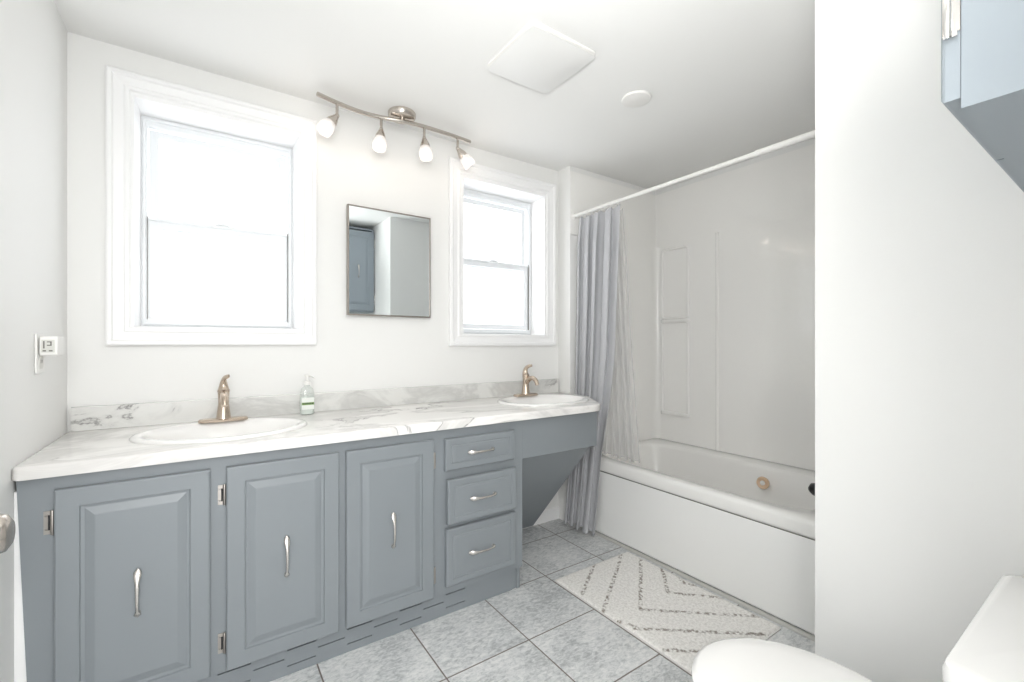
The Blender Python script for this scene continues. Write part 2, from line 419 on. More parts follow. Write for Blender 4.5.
# ------------------------------------------------------------------ vanity
FY, DY, TY, CY = 1.694, 1.675, 1.715, 1.662
van = thing('vanity_cabinet', 'long blue-grey bathroom vanity with three raised-panel doors, three drawers and open knee space', 'cabinet', (0.40, 1.95, 0))
def cells(bm, x_edges, z_edges, holes, y0, y1):
    """panel in XZ with rectangular holes; holes = list of (x0,x1,z0,z1)"""
    xs = sorted(set(x_edges + [h[0] for h in holes] + [h[1] for h in holes])); zs = sorted(set(z_edges + [h[2] for h in holes] + [h[3] for h in holes]))
    xs = [x for x in xs if x_edges[0] <= x <= x_edges[1]]; zs = [z for z in zs if z_edges[0] <= z <= z_edges[1]]
    solid = {}
    for i in range(len(xs)-1):
        for k in range(len(zs)-1):
            cx, cz = (xs[i]+xs[i+1])/2, (zs[k]+zs[k+1])/2
            solid[i, k] = not any(h[0] < cx < h[1] and h[2] < cz < h[3] for h in holes)
    V = {}
    def v(i, k, y):
        if (i, k, y) not in V: V[i, k, y] = bm.verts.new((xs[i], (y0, y1)[y], zs[k]))
        return V[i, k, y]
    for (i, k), s in solid.items():
        if not s: continue
        bm.faces.new((v(i,k,0), v(i+1,k,0), v(i+1,k+1,0), v(i,k+1,0)))
        bm.faces.new((v(i,k,1), v(i,k+1,1), v(i+1,k+1,1), v(i+1,k,1)))
        if not solid.get((i-1,k)): bm.faces.new((v(i,k,0), v(i,k+1,0), v(i,k+1,1), v(i,k,1)))
        if not solid.get((i+1,k)): bm.faces.new((v(i+1,k,0), v(i+1,k,1), v(i+1,k+1,1), v(i+1,k+1,0)))
        if not solid.get((i,k-1)): bm.faces.new((v(i,k,0), v(i,k,1), v(i+1,k,1), v(i+1,k,0)))
        if not solid.get((i,k+1)): bm.faces.new((v(i,k+1,0), v(i+1,k+1,0), v(i+1,k+1,1), v(i,k+1,1)))
    bmesh.ops.recalc_face_normals(bm, faces=bm.faces)
# face frame; the left stile is scribed to a wall that leans, so it narrows downward
bm = bmesh.new()
holes = [(-0.31, -0.01, 0.135, 0.735), (0.08, 0.378, 0.135, 0.735), (0.448, 0.748, 0.135, 0.735), (0.846, 1.145, 0.64, 0.735), (0.846, 1.145, 0.41, 0.57), (0.846, 1.145, 0.155, 0.36)]
cells(bm, [-0.407, 1.224], [0.106, 0.795], holes, FY, FY+0.019)
for v in bm.verts:
    if v.co.x < -0.40: v.co.x = -0.405 + (0.795 - v.co.z)*0.036
part('face_frame', bm, M_blue, van)
bm = bmesh.new()
box(bm, -0.375, 1.224, FY+0.019, 2.245, 0.106, 0.120)
box(bm, -0.375, -0.340, FY+0.019, 2.245, 0.120, 0.795); box(bm, 1.205, 1.2235, FY+0.019, 2.245, 0.0005, 0.795)
box(bm, -0.340, 1.205, 2.23, 2.245, 0.120, 0.795)
part('carcass', bm, M_blue, van)
bm = bmesh.new(); slits = []
for k in range(-3, 5):
    x = 0.639 + 0.2015*k
    if -0.36 < x and x+0.093 < 1.0:
        slits += [(x, x+0.093, 0.0835, 0.0875), (x, x+0.093, 0.0285, 0.0325)]
    x = 0.5375 + 0.2015*k
    if -0.36 < x and x+0.093 < 0.9: slits += [(x, x+0.093, 0.0565, 0.0605)]
cells(bm, [-0.372, 1.182], [0.0005, 0.106], slits, TY, TY+0.012)
box(bm, 1.182, 1.2048, TY+0.004, TY+0.02, 0.0005, 0.106)
part('toe_kick', bm, M_blue, van)
part('dark_sheet', B(-0.37, 1.18, TY+0.03, TY+0.04, 0.0005, 0.105), M_dark, van)  # near-black sheet standing in for the shade behind the slits
bm = bmesh.new(); box(bm, 1.2245, 1.700, FY+0.001, FY+0.019, 0.608, 0.795)
box(bm, 1.700, 1.712, FY+0.001, FY+0.05, 0.608, 0.795)
part('apron', bm, M_blue, van, bevel=0.001)
bm = bmesh.new(); prism(bm, [(FY+0.02, 0.612), (FY+0.034, 0.622), (2.236, 0.022), (2.222, 0.012)], 1.2245, 1.690, 'x')
part('sloped_panel', bm, M_blue, van)
# white filler between the leaning wall and the stile
bm = bmesh.new(); v = [bm.verts.new(p) for p in ((-0.4095, FY+0.004, 0.0), (-0.374, FY+0.004, 0.0), (-0.4045, FY+0.004, 0.76), (-0.4095, FY+0.004, 0.76))]; f = bm.faces.new(v)
r = bmesh.ops.extrude_face_region(bm, geom=[f]); bmesh.ops.translate(bm, vec=(0, 0.012, 0), verts=[e for e in r['geom'] if isinstance(e, bmesh.types.BMVert)])
bmesh.ops.recalc_face_normals(bm, faces=bm.faces)
part('filler_strip', bm, M_trim, van)['label'] = 'white painted filler strip against the left wall'

def panel(bm, x0, x1, z0, z1, y, t, rings):
    L = [[(x0, y+t, z0), (x1, y+t, z0), (x1, y+t, z1), (x0, y+t, z1)]]
    for ins, dy in rings:
        L.append([(x0+ins, y+dy, z0+ins), (x1-ins, y+dy, z0+ins), (x1-ins, y+dy, z1-ins), (x0+ins, y+dy, z1-ins)])
    rings_mesh(bm, L); bmesh.ops.recalc_face_normals(bm, faces=bm.faces)
DOOR = [(0, 0.005), (0.0015, 0.002), (0.005, 0), (0.050, 0), (0.0525, 0.0065), (0.060, 0.0075), (0.063, 0.0065), (0.080, 0.0015), (0.083, 0.001)]
DRAW = [(0, 0.006), (0.0015, 0.003), (0.005, 0.0), (0.026, 0), (0.028, 0.0022), (0.031, 0.0022), (0.0335, 0.0006), (0.041, 0.0006), (0.043, 0.0)]
def sm_(t): return t*t*(3-2*t)
def pull(bm, c, L, vertical, out=-1):
    """spoon-ended arched pull; c = centre on the panel face"""
    pts, rad = [], []
    n = 22
    for i in range(n+1):
        s = -1 + 2*i/n
        lift = 0.0035 + 0.019*max(0.0, 1-abs(s)**3.0)
        q = s if vertical else -s                      # broad teardrop end up (or left), round button end opposite
        if q < -0.80: w = 0.0088*math.sqrt(max(0.05, 1-((q+0.885)/0.115)**2)); h = 0.0040
        elif q > 0.45: w = (0.0052+0.0042*sm_(min(1, (q-0.45)/0.35)))*math.sqrt(max(0.05, 1-(max(0, q-0.86)/0.14)**2)); h = 0.0030
        else: w = 0.0036+0.0016*max(0, (q+0.5)/0.95); h = 0.0034
        p = (c[0], c[1]+out*lift, c[2]+s*L/2) if vertical else (c[0]+s*L/2, c[1]+out*lift, c[2])
        pts.append(p); rad.append((w, h))
    pts = [Vector(p) for p in pts]
    rings = []
    side = Vector((1,0,0)) if vertical else Vector((0,0,1))
    for i, p in enumerate(pts):
        t = (pts[min(i+1, n)] - pts[max(i-1, 0)]).normalized(); nr = side.cross(t).normalized()
        rings.append([p + side*rad[i][0]*math.cos(2*PI*j/12) + nr*rad[i][1]*math.sin(2*PI*j/12) for j in range(12)])
    rings_mesh(bm, rings)
    for s in (-1, 1):
        e = (c[0], c[1], c[2]+s*(L/2-0.009)) if vertical else (c[0]+s*(L/2-0.009), c[1], c[2])
        lathe(bm, [(0.0, -0.001), (0.0075, 0), (0.006, 0.003), (0.0045, 0.008), (0, 0.009)], 12, e, (0, out, 0))
    bmesh.ops.recalc_face_normals(bm, faces=bm.faces)
def hinge(root, x, z, side, y=FY):
    bm = bmesh.new()      # leaf on the frame + knuckle beside the door edge
    xa, xb = (x-0.021, x-0.003) if side < 0 else (x+0.002, x+0.0125)
    box(bm, xa, xb, y-0.0025, y-0.0003, z-0.031, z+0.031)
    kx = x-0.0035 if side < 0 else x+0.0035
    lathe(bm, [(0, -0.033), (0.0032, -0.033), (0.0045, -0.030), (0.0045, 0.030), (0.0032, 0.033), (0, 0.033)], 12, (kx, y-0.006, z))
    if side < 0:
        lathe(bm, [(0, 0), (0.003, 0), (0.002, 0.0016), (0, 0.0018)], 10, (xa+0.006, y-0.0025, z+0.018), (0, -1, 0)); lathe(bm, [(0, 0), (0.003, 0), (0.002, 0.0016), (0, 0.0018)], 10, (xa+0.006, y-0.0025, z-0.018), (0, -1, 0))
        pass
    hg = part('hinge', bm, M_hinge, root, smooth=40)
    if side < 0: part('slot', B(xb-0.0095, xb-0.0035, y-0.0032, y-0.0024, z-0.020, z+0.020), M_dark, hg)
    return hg
ZDc = 0.431
for x0, x1, side in ((-0.332, 0.015, -1), (0.057, 0.400, -1), (0.4245, 0.770, 1)):
    bm = bmesh.new(); panel(bm, x0, x1, 0.110, 0.756, DY, FY-DY-0.0008, DOOR)
    d = part('door', bm, M_blue, van)
    bm = bmesh.new(); pull(bm, ((x0+x1)/2, DY+0.001, ZDc), 0.137, True)
    part('handle', bm, M_pull, d, smooth=50)
    hx = x0-0.001 if side < 0 else x1+0.001
    hinge(van, hx, 0.668, side); hinge(van, hx, 0.197, side)
for x0, x1, z0, z1, yo in ((0.821, 1.169, 0.618, 0.752, 0), (0.826, 1.172, 0.3975, 0.583, -0.012), (0.825, 1.173, 0.137, 0.376, -0.001)):
    bm = bmesh.new(); panel(bm, x0, x1, z0, z1, DY+yo, FY-DY-0.0008, DRAW)
    if yo < -0.005: box(bm, x0+0.03, x1-0.03, DY+yo+0.019, 1.98, z0+0.02, z1-0.03)
    d = part('drawer', bm, M_blue, van)
    bm = bmesh.new(); pull(bm, ((x0+x1)/2-0.006, DY+yo, (z0+z1)/2), 0.132, False)
    part('handle', bm, M_pull, d, smooth=50)

# ------------------------------------------------------------------ countertop with rounded right corner
top = thing('countertop', 'white marble-look laminate countertop with grey veins on the blue vanity', 'countertop', (0.7, 1.95, 0.79))
def arc(cx, cy, r, a0, a1, n=8): return [(cx+r*math.cos(math.radians(a0+(a1-a0)*i/n)), cy+r*math.sin(math.radians(a0+(a1-a0)*i/n))) for i in range(n+1)]
edge = [(XL+0.001, YB-0.001), (XL+0.001, CY+0.018)] + [(XL+0.009, CY+0.005), (XL+0.018, CY)]
edge += [(1.60, CY)] + arc(1.655, CY+0.12, 0.12, -80, -46, 5) + arc(1.850, CY+0.31, 0.06, -44, 0, 5) + [(1.910, YB-0.001)]
ZT0, ZT1 = 0.7955, 0.830
bm = bmesh.new()
def inset(poly, d):
    out = []; n = len(poly)
    for i in range(n):
        p0, p1, p2 = Vector(poly[i-1]), Vector(poly[i]), Vector(poly[(i+1)%n])
        a = (p1-p0).normalized(); b = (p2-p1).normalized(); na = Vector((-a.y, a.x)); nb = Vector((-b.y, b.x))
        m_ = (na+nb); m_ = m_/max(0.3, m_.length_squared)*2*1.0
        out.append(tuple(p1 + m_*d*1.0))
    return out
poly = edge
L = [[(x, y, ZT0) for x, y in poly], [(x, y, ZT1-0.008) for x, y in poly]]
for k in range(1, 5):
    a = PI/2*k/4; ins = 0.008*(1-math.cos(a)); z = ZT1-0.008+0.008*math.sin(a)
    L.append([(x, y, z) for x, y in inset(poly, ins)])
RV = rings_mesh(bm, L, cap0=False, cap1=False)
def hole(cx, cy, a, b, z, n=48): return [bm.verts.new((cx+a*math.cos(2*PI*j/n), cy+b*math.sin(2*PI*j/n), z)) for j in range(n)]
HT = [hole(0.066, 1.945, 0.262, 0.205, ZT1), hole(1.556, 1.950, 0.262, 0.205, ZT1)]; HB_ = [hole(0.066, 1.945, 0.262, 0.205, ZT0), hole(1.556, 1.950, 0.262, 0.205, ZT0)]
for top_, holes_ in ((RV[-1], HT), (RV[0], HB_)):
    es = []
    for lp in [top_] + holes_:
        for i in range(len(lp)):
            a_, b_ = lp[i], lp[(i+1) % len(lp)]
            es.append(bm.edges.get((a_, b_)) or bm.edges.new((a_, b_)))
    bmesh.ops.triangle_fill(bm, use_beauty=True, use_dissolve=False, edges=es)
for a_, b_ in zip(HT, HB_):
    for i in range(48): bm.faces.new((a_[i], a_[(i+1)%48], b_[(i+1)%48], b_[i]))
bmesh.ops.recalc_face_normals(bm, faces=bm.faces)
part('slab', bm, M_marble, top, smooth=40)
bm = bmesh.new(); prism(bm, [(YB-0.0195, ZT1+0.0002), (YB-0.001, ZT1+0.0002), (YB-0.001, 0.917), (YB-0.0165, 0.917), (YB-0.0195, 0.914)], XL+0.012, 1.905, 'x')
part('backsplash', bm, M_marble2, top)

def make_sink(cx, cy, lab):
    s = thing('oval_sink', lab, 'sink', (cx, cy, ZT1), 'oval drop-in sinks')
    A, Bv = 0.272, 0.215
    prof = [(1.0, 0.0004), (1.0, 0.004), (0.985, 0.0085), (0.955, 0.0105), (0.90, 0.0095), (0.865, 0.004), (0.83, -0.012), (0.78, -0.045), (0.68, -0.085), (0.50, -0.118), (0.28, -0.132), (0.09, -0.136)]
    rings = []
    n = 56
    for r, z in prof:
        off = 0 if r > 0.9 else -0.022*min(1, (0.9-r)/0.07)
        k = 1.0 if r > 0.9 else (0.96 if r > 0.8 else 0.95)
        rings.append([(cx+A*r*math.cos(2*PI*j/n), cy+off*1.0+Bv*r*k*math.sin(2*PI*j/n), ZT1+z) for j in range(n)])
    bm = bmesh.new(); rings_mesh(bm, rings, cap0=False); 
    for f in bm.faces: f.normal_flip()
    bmesh.ops.recalc_face_normals(bm, faces=bm.faces)
    part('basin', bm, M_porc, s, smooth=60)
    bm = bmesh.new(); lathe(bm, [(0, 0), (0.022, 0), (0.022, 0.002), (0.015, 0.003), (0.013, 0.0015), (0, 0.001)], 20, (cx, cy-0.022, ZT1-0.136))
    part('drain', bm, M_nickel, s, smooth=40)
    return s
make_sink(0.066, 1.945, 'white oval drop-in sink in the counter below the large left window')
make_sink(1.556, 1.950, 'white oval drop-in sink at the right end of the counter beside the curtain')

def make_faucet(cx, cy, lab, turn=0):
    f = thing('faucet', lab, 'faucet', (cx, cy, ZT1+0.010), 'single-lever faucets')
    z0 = ZT1+0.0095
    bm = bmesh.new()
    P = []
    for k in range(32):
        t = 2*PI*k/32; c, s = math.cos(t), math.sin(t)
        P.append((cx+0.060*(1 if c > 0 else -1)*(abs(c) > 1e-6)*1.0 + 0.024*c, cy+0.024*s))
    rings_mesh(bm, [[(x, y, z0) for x, y in P], [(x, y, z0+0.007) for x, y in P], [(cx+(x-cx)*0.95, cy+(y-cy)*0.80, z0+0.012) for x, y in P]])
    bmesh.ops.recalc_face_normals(bm, faces=bm.faces)
    part('base_plate', bm, M_bronze, f, smooth=40)
    bm = bmesh.new()
    pts = smooth_path([(cx, cy, z0+0.010), (cx, cy, z0+0.04), (cx, cy-0.001, z0+0.075), (cx, cy-0.002, z0+0.105), (cx, cy-0.003, z0+0.125)], 4)
    n = len(pts)-1
    R = []
    for i in range(n+1):
        u = i/n; R.append(0.0265-0.008*min(1, u*2.2) + 0.0025*max(0, u-0.55)/0.45)
    tube(bm, pts, R, 20)
    part('body', bm, M_bronze, f, smooth=50)
    bm = bmesh.new()
    sp = smooth_path([(cx, cy-0.008, z0+0.078), (cx, cy-0.035, z0+0.100), (cx, cy-0.068, z0+0.108), (cx, cy-0.098, z0+0.096), (cx, cy-0.112, z0+0.072)], 5)
    k = len(sp)
    tube(bm, sp, [0.0150-0.0035*i/(k-1) for i in range(k)], 16)
    part('spout', bm, M_bronze, f, smooth=50)
    bm = bmesh.new()
    hp = smooth_path([(cx, cy-0.002, z0+0.118), (cx, cy+0.004, z0+0.137), (cx, cy-0.001, z0+0.158), (cx+0.004, cy-0.018, z0+0.173), (cx+0.016, cy-0.040, z0+0.180)], 5)
    k = len(hp)
    tube(bm, hp, [(0.0195*(1-i/(k-1))+0.0075*i/(k-1), 0.0185*(1-i/(k-1))**1.3+0.0035) for i in range(k)], 16)
    part('lever', bm, M_bronze, f, smooth=50)
    return f
make_faucet(0.063, 2.122, 'brushed bronze-nickel single-lever faucet behind the left sink')
make_faucet(1.563, 2.128, 'brushed bronze-nickel single-lever faucet behind the right sink')

# soap bottle
sx, sy = 0.378, 2.165
sb = thing('soap_bottle', 'clear pump bottle of hand soap with a small green label on the counter', 'bottle', (sx, sy, ZT1))
def oval(cx, cy, a, b, z, n=24, p=2.6): return [(cx+a*abs(math.cos(2*PI*j/n))**(2/p)*(1 if math.cos(2*PI*j/n) >= 0 else -1), cy+b*abs(math.sin(2*PI*j/n))**(2/p)*(1 if math.sin(2*PI*j/n) >= 0 else -1), z) for j in range(n)]
z = ZT1+0.001
bm = bmesh.new(); rings_mesh(bm, [oval(sx, sy, 0.026*k, 0.018*k, z+h) for k, h in ((0.9, 0), (1.0, 0.004), (1.02, 0.05), (0.98, 0.085), (0.80, 0.103), (0.42, 0.113), (0.38, 0.120))])
bmesh.ops.recalc_face_normals(bm, faces=bm.faces)
part('bottle_body', bm, M_clear, sb, smooth=60)
bm = bmesh.new(); rings_mesh(bm, [oval(sx, sy, 0.0235*k, 0.0155*k, z+h) for k, h in ((0.9, 0.003), (1.0, 0.006), (1.0, 0.070))]); bmesh.ops.recalc_face_normals(bm, faces=bm.faces)
part('liquid_soap', bm, mat('soap', srgb(232, 238, 232), 0.2, bump=0.01), sb, smooth=50)
bm = bmesh.new(); box(bm, sx-0.022, sx+0.022, sy-0.0196, sy-0.0188, z+0.022, z+0.068); lab = part('front_label', bm, mat('white_label', srgb(236, 239, 234), 0.5, bump=0.01), sb)
bm = bmesh.new(); box(bm, sx-0.022, sx+0.022, sy-0.0201, sy-0.0197, z+0.040, z+0.050); part('green_band', bm, mat('green_band', srgb(126, 160, 92), 0.5, bump=0.01), lab)
bm = bmesh.new()
for i in range(6): box(bm, sx-0.019+i*0.0066, sx-0.0145+i*0.0066, sy-0.0206, sy-0.0202, z+0.0435-(i%2)*0.0005, z+0.0475)
part('label_print', bm, mat('dark_print', srgb(58, 66, 60), 0.5, bump=0.01), lab)
bm = bmesh.new(); lathe(bm, [(0, 0.119), (0.0125, 0.119), (0.0125, 0.131), (0.005, 0.133), (0.0045, 0.148), (0.009, 0.149), (0.010, 0.157), (0, 0.159)], 18, (sx, sy, z))
tube(bm, [(sx, sy, z+0.153), (sx+0.010, sy-0.014, z+0.153), (sx+0.019, sy-0.027, z+0.150), (sx+0.021, sy-0.031, z+0.146)], 0.0034, 8)
part('pump', bm, M_plastic, sb, smooth=45); sb.scale = (1.15, 1.1, 1.12)

# ------------------------------------------------------------------ wall mirror (hangs a touch out of square)
mx0, mx1, mz0, mz1 = 0.566, 0.999, 1.285, 1.820
mr = thing('wall_mirror', 'square mirror in a thin dark metal frame between the two windows', 'mirror', ((mx0+mx1)/2, YB, 1.55))
bm = bmesh.new(); frame(bm, mx0, mx1, mz0, mz1, YB-0.032, YB-0.010, 0.0072); bmesh.ops.recalc_face_normals(bm, faces=bm.faces)
fr = part('mirror_frame', bm, mat('dark_nickel_frame', (0.34, 0.31, 0.28), 0.4, metal=1.0, bump=0.02, bscale=150), mr, bevel=0.0008)
part('mirror_glass', B(mx0+0.0045, mx1-0.0045, YB-0.030, YB-0.026, mz0+0.0045, mz1-0.0045), M_mirror, mr)
bm = bmesh.new(); box(bm, mx0+0.02, mx1-0.02, YB-0.024, YB-0.012, mz0+0.02, mz1-0.02); part('backing', bm, M_dark, mr)
mr.rotation_euler = (0, 0, math.radians(0.9))

# ------------------------------------------------------------------ track light on the ceiling
tl = thing('track_light', 'brushed nickel ceiling track light with four frosted glass lamp heads', 'light', (0.79, 2.06, ZC))
bm = bmesh.new(); lathe(bm, [(0, 0), (0.064, 0), (0.067, -0.004), (0.066, -0.020), (0.060, -0.028), (0.030, -0.031), (0, -0.031)], 36, (0.798, 2.112, ZC))
part('canopy', bm, M_nickel, tl, smooth=40)
BZ = 2.235
bar = smooth_path([(0.405, 2.083, BZ), (0.493, 2.110, BZ), (0.601, 2.131, BZ), (0.700, 2.126, BZ), (0.795, 2.104, BZ), (0.908, 2.095, BZ), (1.055, 2.101, BZ), (1.180, 2.114, BZ)], 6)
bm = bmesh.new(); tube(bm, bar, 0.0098, 14); lathe(bm, [(0, 0), (0.013, 0), (0.013, 0.018), (0, 0.018)], 14, (0.797, 2.106, BZ))
part('track_bar', bm, M_nickel, tl, smooth=50)
for (x, y), d in zip(((0.493, 2.110), (0.700, 2.126), (0.908, 2.095), (1.101, 2.105)), ((-0.50, -0.02, -0.72), (-0.16, -0.20, -0.95), (0.02, -0.18, -0.97), (0.60, -0.06, -0.62))):
    d = Vector(d).normalized()
    piv = Vector((x, y, 2.176))
    bm = bmesh.new(); tube(bm, [(x, y, 2.230), (x, y, 2.200), (x, y, 2.176)], [0.0062, 0.0062, 0.0062], 10); lathe(bm, [(0, -0.010), (0.008, -0.007), (0.0105, 0), (0.008, 0.007), (0, 0.010)], 14, piv)
    st = part('lamp_head', bm, M_nickel, tl, smooth=50)
    base = piv + d*0.003
    bm = bmesh.new(); lathe(bm, [(0, 0), (0.010, 0.001), (0.0135, 0.006), (0.014, 0.012), (0.019, 0.020), (0.0235, 0.034), (0.0245, 0.044), (0.023, 0.045), (0.018, 0.034), (0, 0.028)], 20, base, d)
    part('socket_cup', bm, M_nickel, st, smooth=50)
    bm = bmesh.new()
    prof = [(0.021, 0.041), (0.0275, 0.050), (0.0325, 0.066), (0.0335, 0.084), (0.0310, 0.104), (0.0295, 0.104), (0.0320, 0.084), (0.0305, 0.067), (0.0260, 0.053), (0.0195, 0.044)]
    lathe(bm, prof, 24, base, d)
    part('glass_shade', bm, M_frost, st, smooth=60)
    bm = bmesh.new(); lathe(bm, [(0, 0.030), (0.008, 0.032), (0.011, 0.060), (0.0175, 0.080), (0.0195, 0.092), (0.012, 0.100), (0.0, 0.102)], 18, base, d)
    part('bulb', bm, M_bulb, st, smooth=60)
    l = bpy.data.lights.new('lamp_light', 'POINT'); l.energy = 0.16; l.color = (1.0, 0.85, 0.72); l.shadow_soft_size = 0.015
    o = bpy.data.objects.new('lamp_light', l); COL.objects.link(o); o.location = base + d*0.125

# ------------------------------------------------------------------ exhaust fan cover and round plate on the ceiling
fan = thing('exhaust_fan', 'square white pillow-shaped exhaust fan cover on the ceiling', 'fan', (1.098, 1.40, ZC))
bm = bmesh.new(); rings_mesh(bm, [[(x, y, zz) for x, y in rrect(0.943+i, 1.256-i, 1.243+i, 1.555-i, 0.016)] for i, zz in ((0.0, ZC-0.0003), (0.0, ZC-0.005), (0.003, ZC-0.007))])
bmesh.ops.recalc_face_normals(bm, faces=bm.faces)
part('base_flange', bm, M_plastic, fan, smooth=40)
bm = bmesh.new(); rings_mesh(bm, [[(x, y, zz) for x, y in rrect(0.968, 1.231, 1.268, 1.530, 0.016)] for zz in (ZC-0.0071, ZC-0.0155)])
bmesh.ops.recalc_face_normals(bm, faces=bm.faces)
part('neck', bm, mat('fan_gap_shade', srgb(120, 120, 118), 0.7, bump=0.01), fan, smooth=40)  # grey puts the shade of the gap into the neck's colour
bm = bmesh.new()
cxf, cyf, hf = 1.0995, 1.399, 0.1585
N_ = 16; grid = {}
def fz(u, v): return ZC-0.020 - 0.016*(1-abs(u)**2.4)*(1-abs(v)**2.4)
def fr_(u, v):
    k = 1-0.045*((1-u*u) if abs(v) > 0.999 else 0)
    return u, v
for i in range(N_+1):
    for j in range(N_+1):
        u, v = -1+2*i/N_, -1+2*j/N_
        # rounded-corner square mapping
        uu = u*math.sqrt(max(0, 1-0.06*v*v*v*v)); vv = v*math.sqrt(max(0, 1-0.06*u*u*u*u))
        grid[i, j] = (bm.verts.new((cxf+uu*hf, cyf+vv*hf, fz(u, v))), bm.verts.new((cxf+uu*hf*0.985, cyf+vv*hf*0.985, ZC-0.0165)))
for i in range(N_):
    for j in range(N_):
        bm.faces.new([grid[a][0] for a in ((i,j),(i,j+1),(i+1,j+1),(i+1,j))]); bm.faces.new([grid[a][1] for a in ((i,j),(i+1,j),(i+1,j+1),(i,j+1))])
for i in range(N_):
    for a, b in (((i,0),(i+1,0)), ((i+1,N_),(i,N_)), ((0,i+1),(0,i)), ((N_,i),(N_,i+1))):
        bm.faces.new((grid[a][0], grid[b][0], grid[b][1], grid[a][1]))
bmesh.ops.recalc_face_normals(bm, faces=bm.faces)
part('cover', bm, mat('fan_cover_plastic', srgb(231, 231, 229), 0.45, bump=0.01), fan, smooth=50)
bm = bmesh.new(); lathe(bm, [(0, 0), (0.064, 0), (0.066, -0.004), (0.064, -0.010), (0.050, -0.013), (0, -0.014)], 40, (1.640, 1.372, ZC-0.0002))
tag(link('ceiling_plate', bm, M_plastic, smooth=40), 'round flat white blank cover plate on the ceiling near the shower', 'cover plate')

# ------------------------------------------------------------------ wall plate with plugged-in device, left wall
pl = thing('outlet_plate', 'white wall outlet cover plate on the left wall above the counter', 'outlet', (XL, 1.92, 1.12))
bm = bmesh.new(); prism(bm, rrect(1.868, 1.945, 1.060, 1.178, 0.006, 3), XL+0.0004, XL+0.0055, 'x'); part('plate', bm, M_plastic, pl, bevel=0.0012)
bm = bmesh.new(); prism(bm, rrect(1.888, 1.925, 1.073, 1.112, 0.010, 3), XL+0.0056, XL+0.0072, 'x'); part('socket', bm, mat('socket_plastic', srgb(226, 225, 220), 0.4, bump=0.01), pl)
bm = bmesh.new()
for y in (1.900, 1.912): box(bm, XL+0.0073, XL+0.0076, y-0.001, y+0.001, 1.090, 1.100)
part('slot', bm, M_seam, pl)
ps = thing('plug_in_timer', 'small white plug-in timer box with a grey screen stuck in the outlet', 'timer', (XL, 1.92, 1.15))
bm = bmesh.new(); prism(bm, rrect(1.881, 1.965, 1.112, 1.170, 0.008, 4), XL+0.0075, XL+0.046, 'x'); part('case', bm, M_plastic, ps, bevel=0.002)
bm = bmesh.new(); box(bm, XL+0.012, XL+0.040, 1.8795, 1.8808, 1.122, 1.160); part('screen', bm, M_lcd, ps)
bm = bmesh.new()
for (a, b, c, d) in ((0.016, 0.019, 1.134, 1.156), (0.024, 0.034, 1.152, 1.155), (0.031, 0.034, 1.142, 1.155), (0.024, 0.034, 1.142, 1.145), (0.015, 0.022, 1.125, 1.129), (0.028, 0.036, 1.125, 1.129)):
    box(bm, XL+a, XL+b, 1.8785, 1.8794, c, d)
part('display_marks', bm, M_seam, ps)

# ------------------------------------------------------------------ bathtub
TX0, TX1, TY0, TY1, TZ = 1.948, XF-0.003, YH+0.003, YT-0.003, 0.455
tub = thing('bathtub', 'white acrylic whirlpool bathtub behind the grey shower curtain', 'bathtub', ((TX0+TX1)/2, (TY0+TY1)/2, 0))
def sup(cx, cy, a, b, p, n=72):
    out = []
    for j in range(n):
        t = 2*PI*j/n; c, s = math.cos(t), math.sin(t)
        out.append((cx+a*(abs(c)**(2/p))*(1 if c >= 0 else -1), cy+b*(abs(s)**(2/p))*(1 if s >= 0 else -1)))
    return out
cx, cy = (TX0+TX1)/2, (TY0+TY1)/2; HA, HB = (TX1-TX0)/2, (TY1-TY0)/2
bx = cx-0.038          # basin sits nearer the room
bm = bmesh.new(); L = []
for ins, z in ((0.014, 0.384), (0.003, 0.388), (0.0, 0.398), (0.0, 0.436), (0.003, 0.446), (0.009, 0.452), (0.019, 0.455)):
    L.append([(x, y, z) for x, y in sup(cx, cy, HA-ins, HB-ins, 40)])
for a, b, z, p in ((HA-0.105, HB-0.085, 0.455, 6), (HA-0.112, HB-0.092, 0.450, 6), (HA-0.122, HB-0.105, 0.432, 6), (HA-0.145, HB-0.14, 0.30, 5), (HA-0.175, HB-0.20, 0.15, 4.5), (HA-0.20, HB-0.25, 0.11, 4), (HA-0.26, HB-0.33, 0.095, 3.5)):
    L.append([(x, y, z) for x, y in sup(bx, cy, a, b, p)])
rings_mesh(bm, L, cap0=False); bmesh.ops.recalc_face_normals(bm, faces=bm.faces)
for f in bm.faces:
    pass
part('basin', bm, M_tub, tub, smooth=60)
bm = bmesh.new(); box(bm, TX0+0.004, TX0+0.022, TY0, TY1, 0.0145, 0.381)
part('apron_panel', bm, M_apron, tub, bevel=0.003)
part('apron_seam', B(TX0+0.007, TX0+0.022, TY0, TY1, 0.3812, 0.3846), M_seam, tub)
bm = bmesh.new(); box(bm, TX0+0.030, TX1-0.10, TY0+0.02, TY1-0.02, 0.002, 0.09)
part('base_frame', bm, M_apron, tub)
# whirlpool jet on the far inner wall
jx = 2.545
bm = bmesh.new(); lathe(bm, [(0, -0.012), (0.031, -0.012), (0.034, 0.0), (0.031, 0.007), (0.021, 0.005), (0.017, 0.001), (0, 0.0)], 28, (jx, 1.250, 0.376), (-1, 0, 0.12))
j = part('jet', bm, M_ring, tub, smooth=50)
bm = bmesh.new(); lathe(bm, [(0, 0.0), (0.013, 0.0), (0.013, 0.006), (0.005, 0.010), (0, 0.009)], 18, (jx, 1.250, 0.376), (-1, 0, 0.12)); part('nozzle', bm, M_plastic, j, smooth=50)
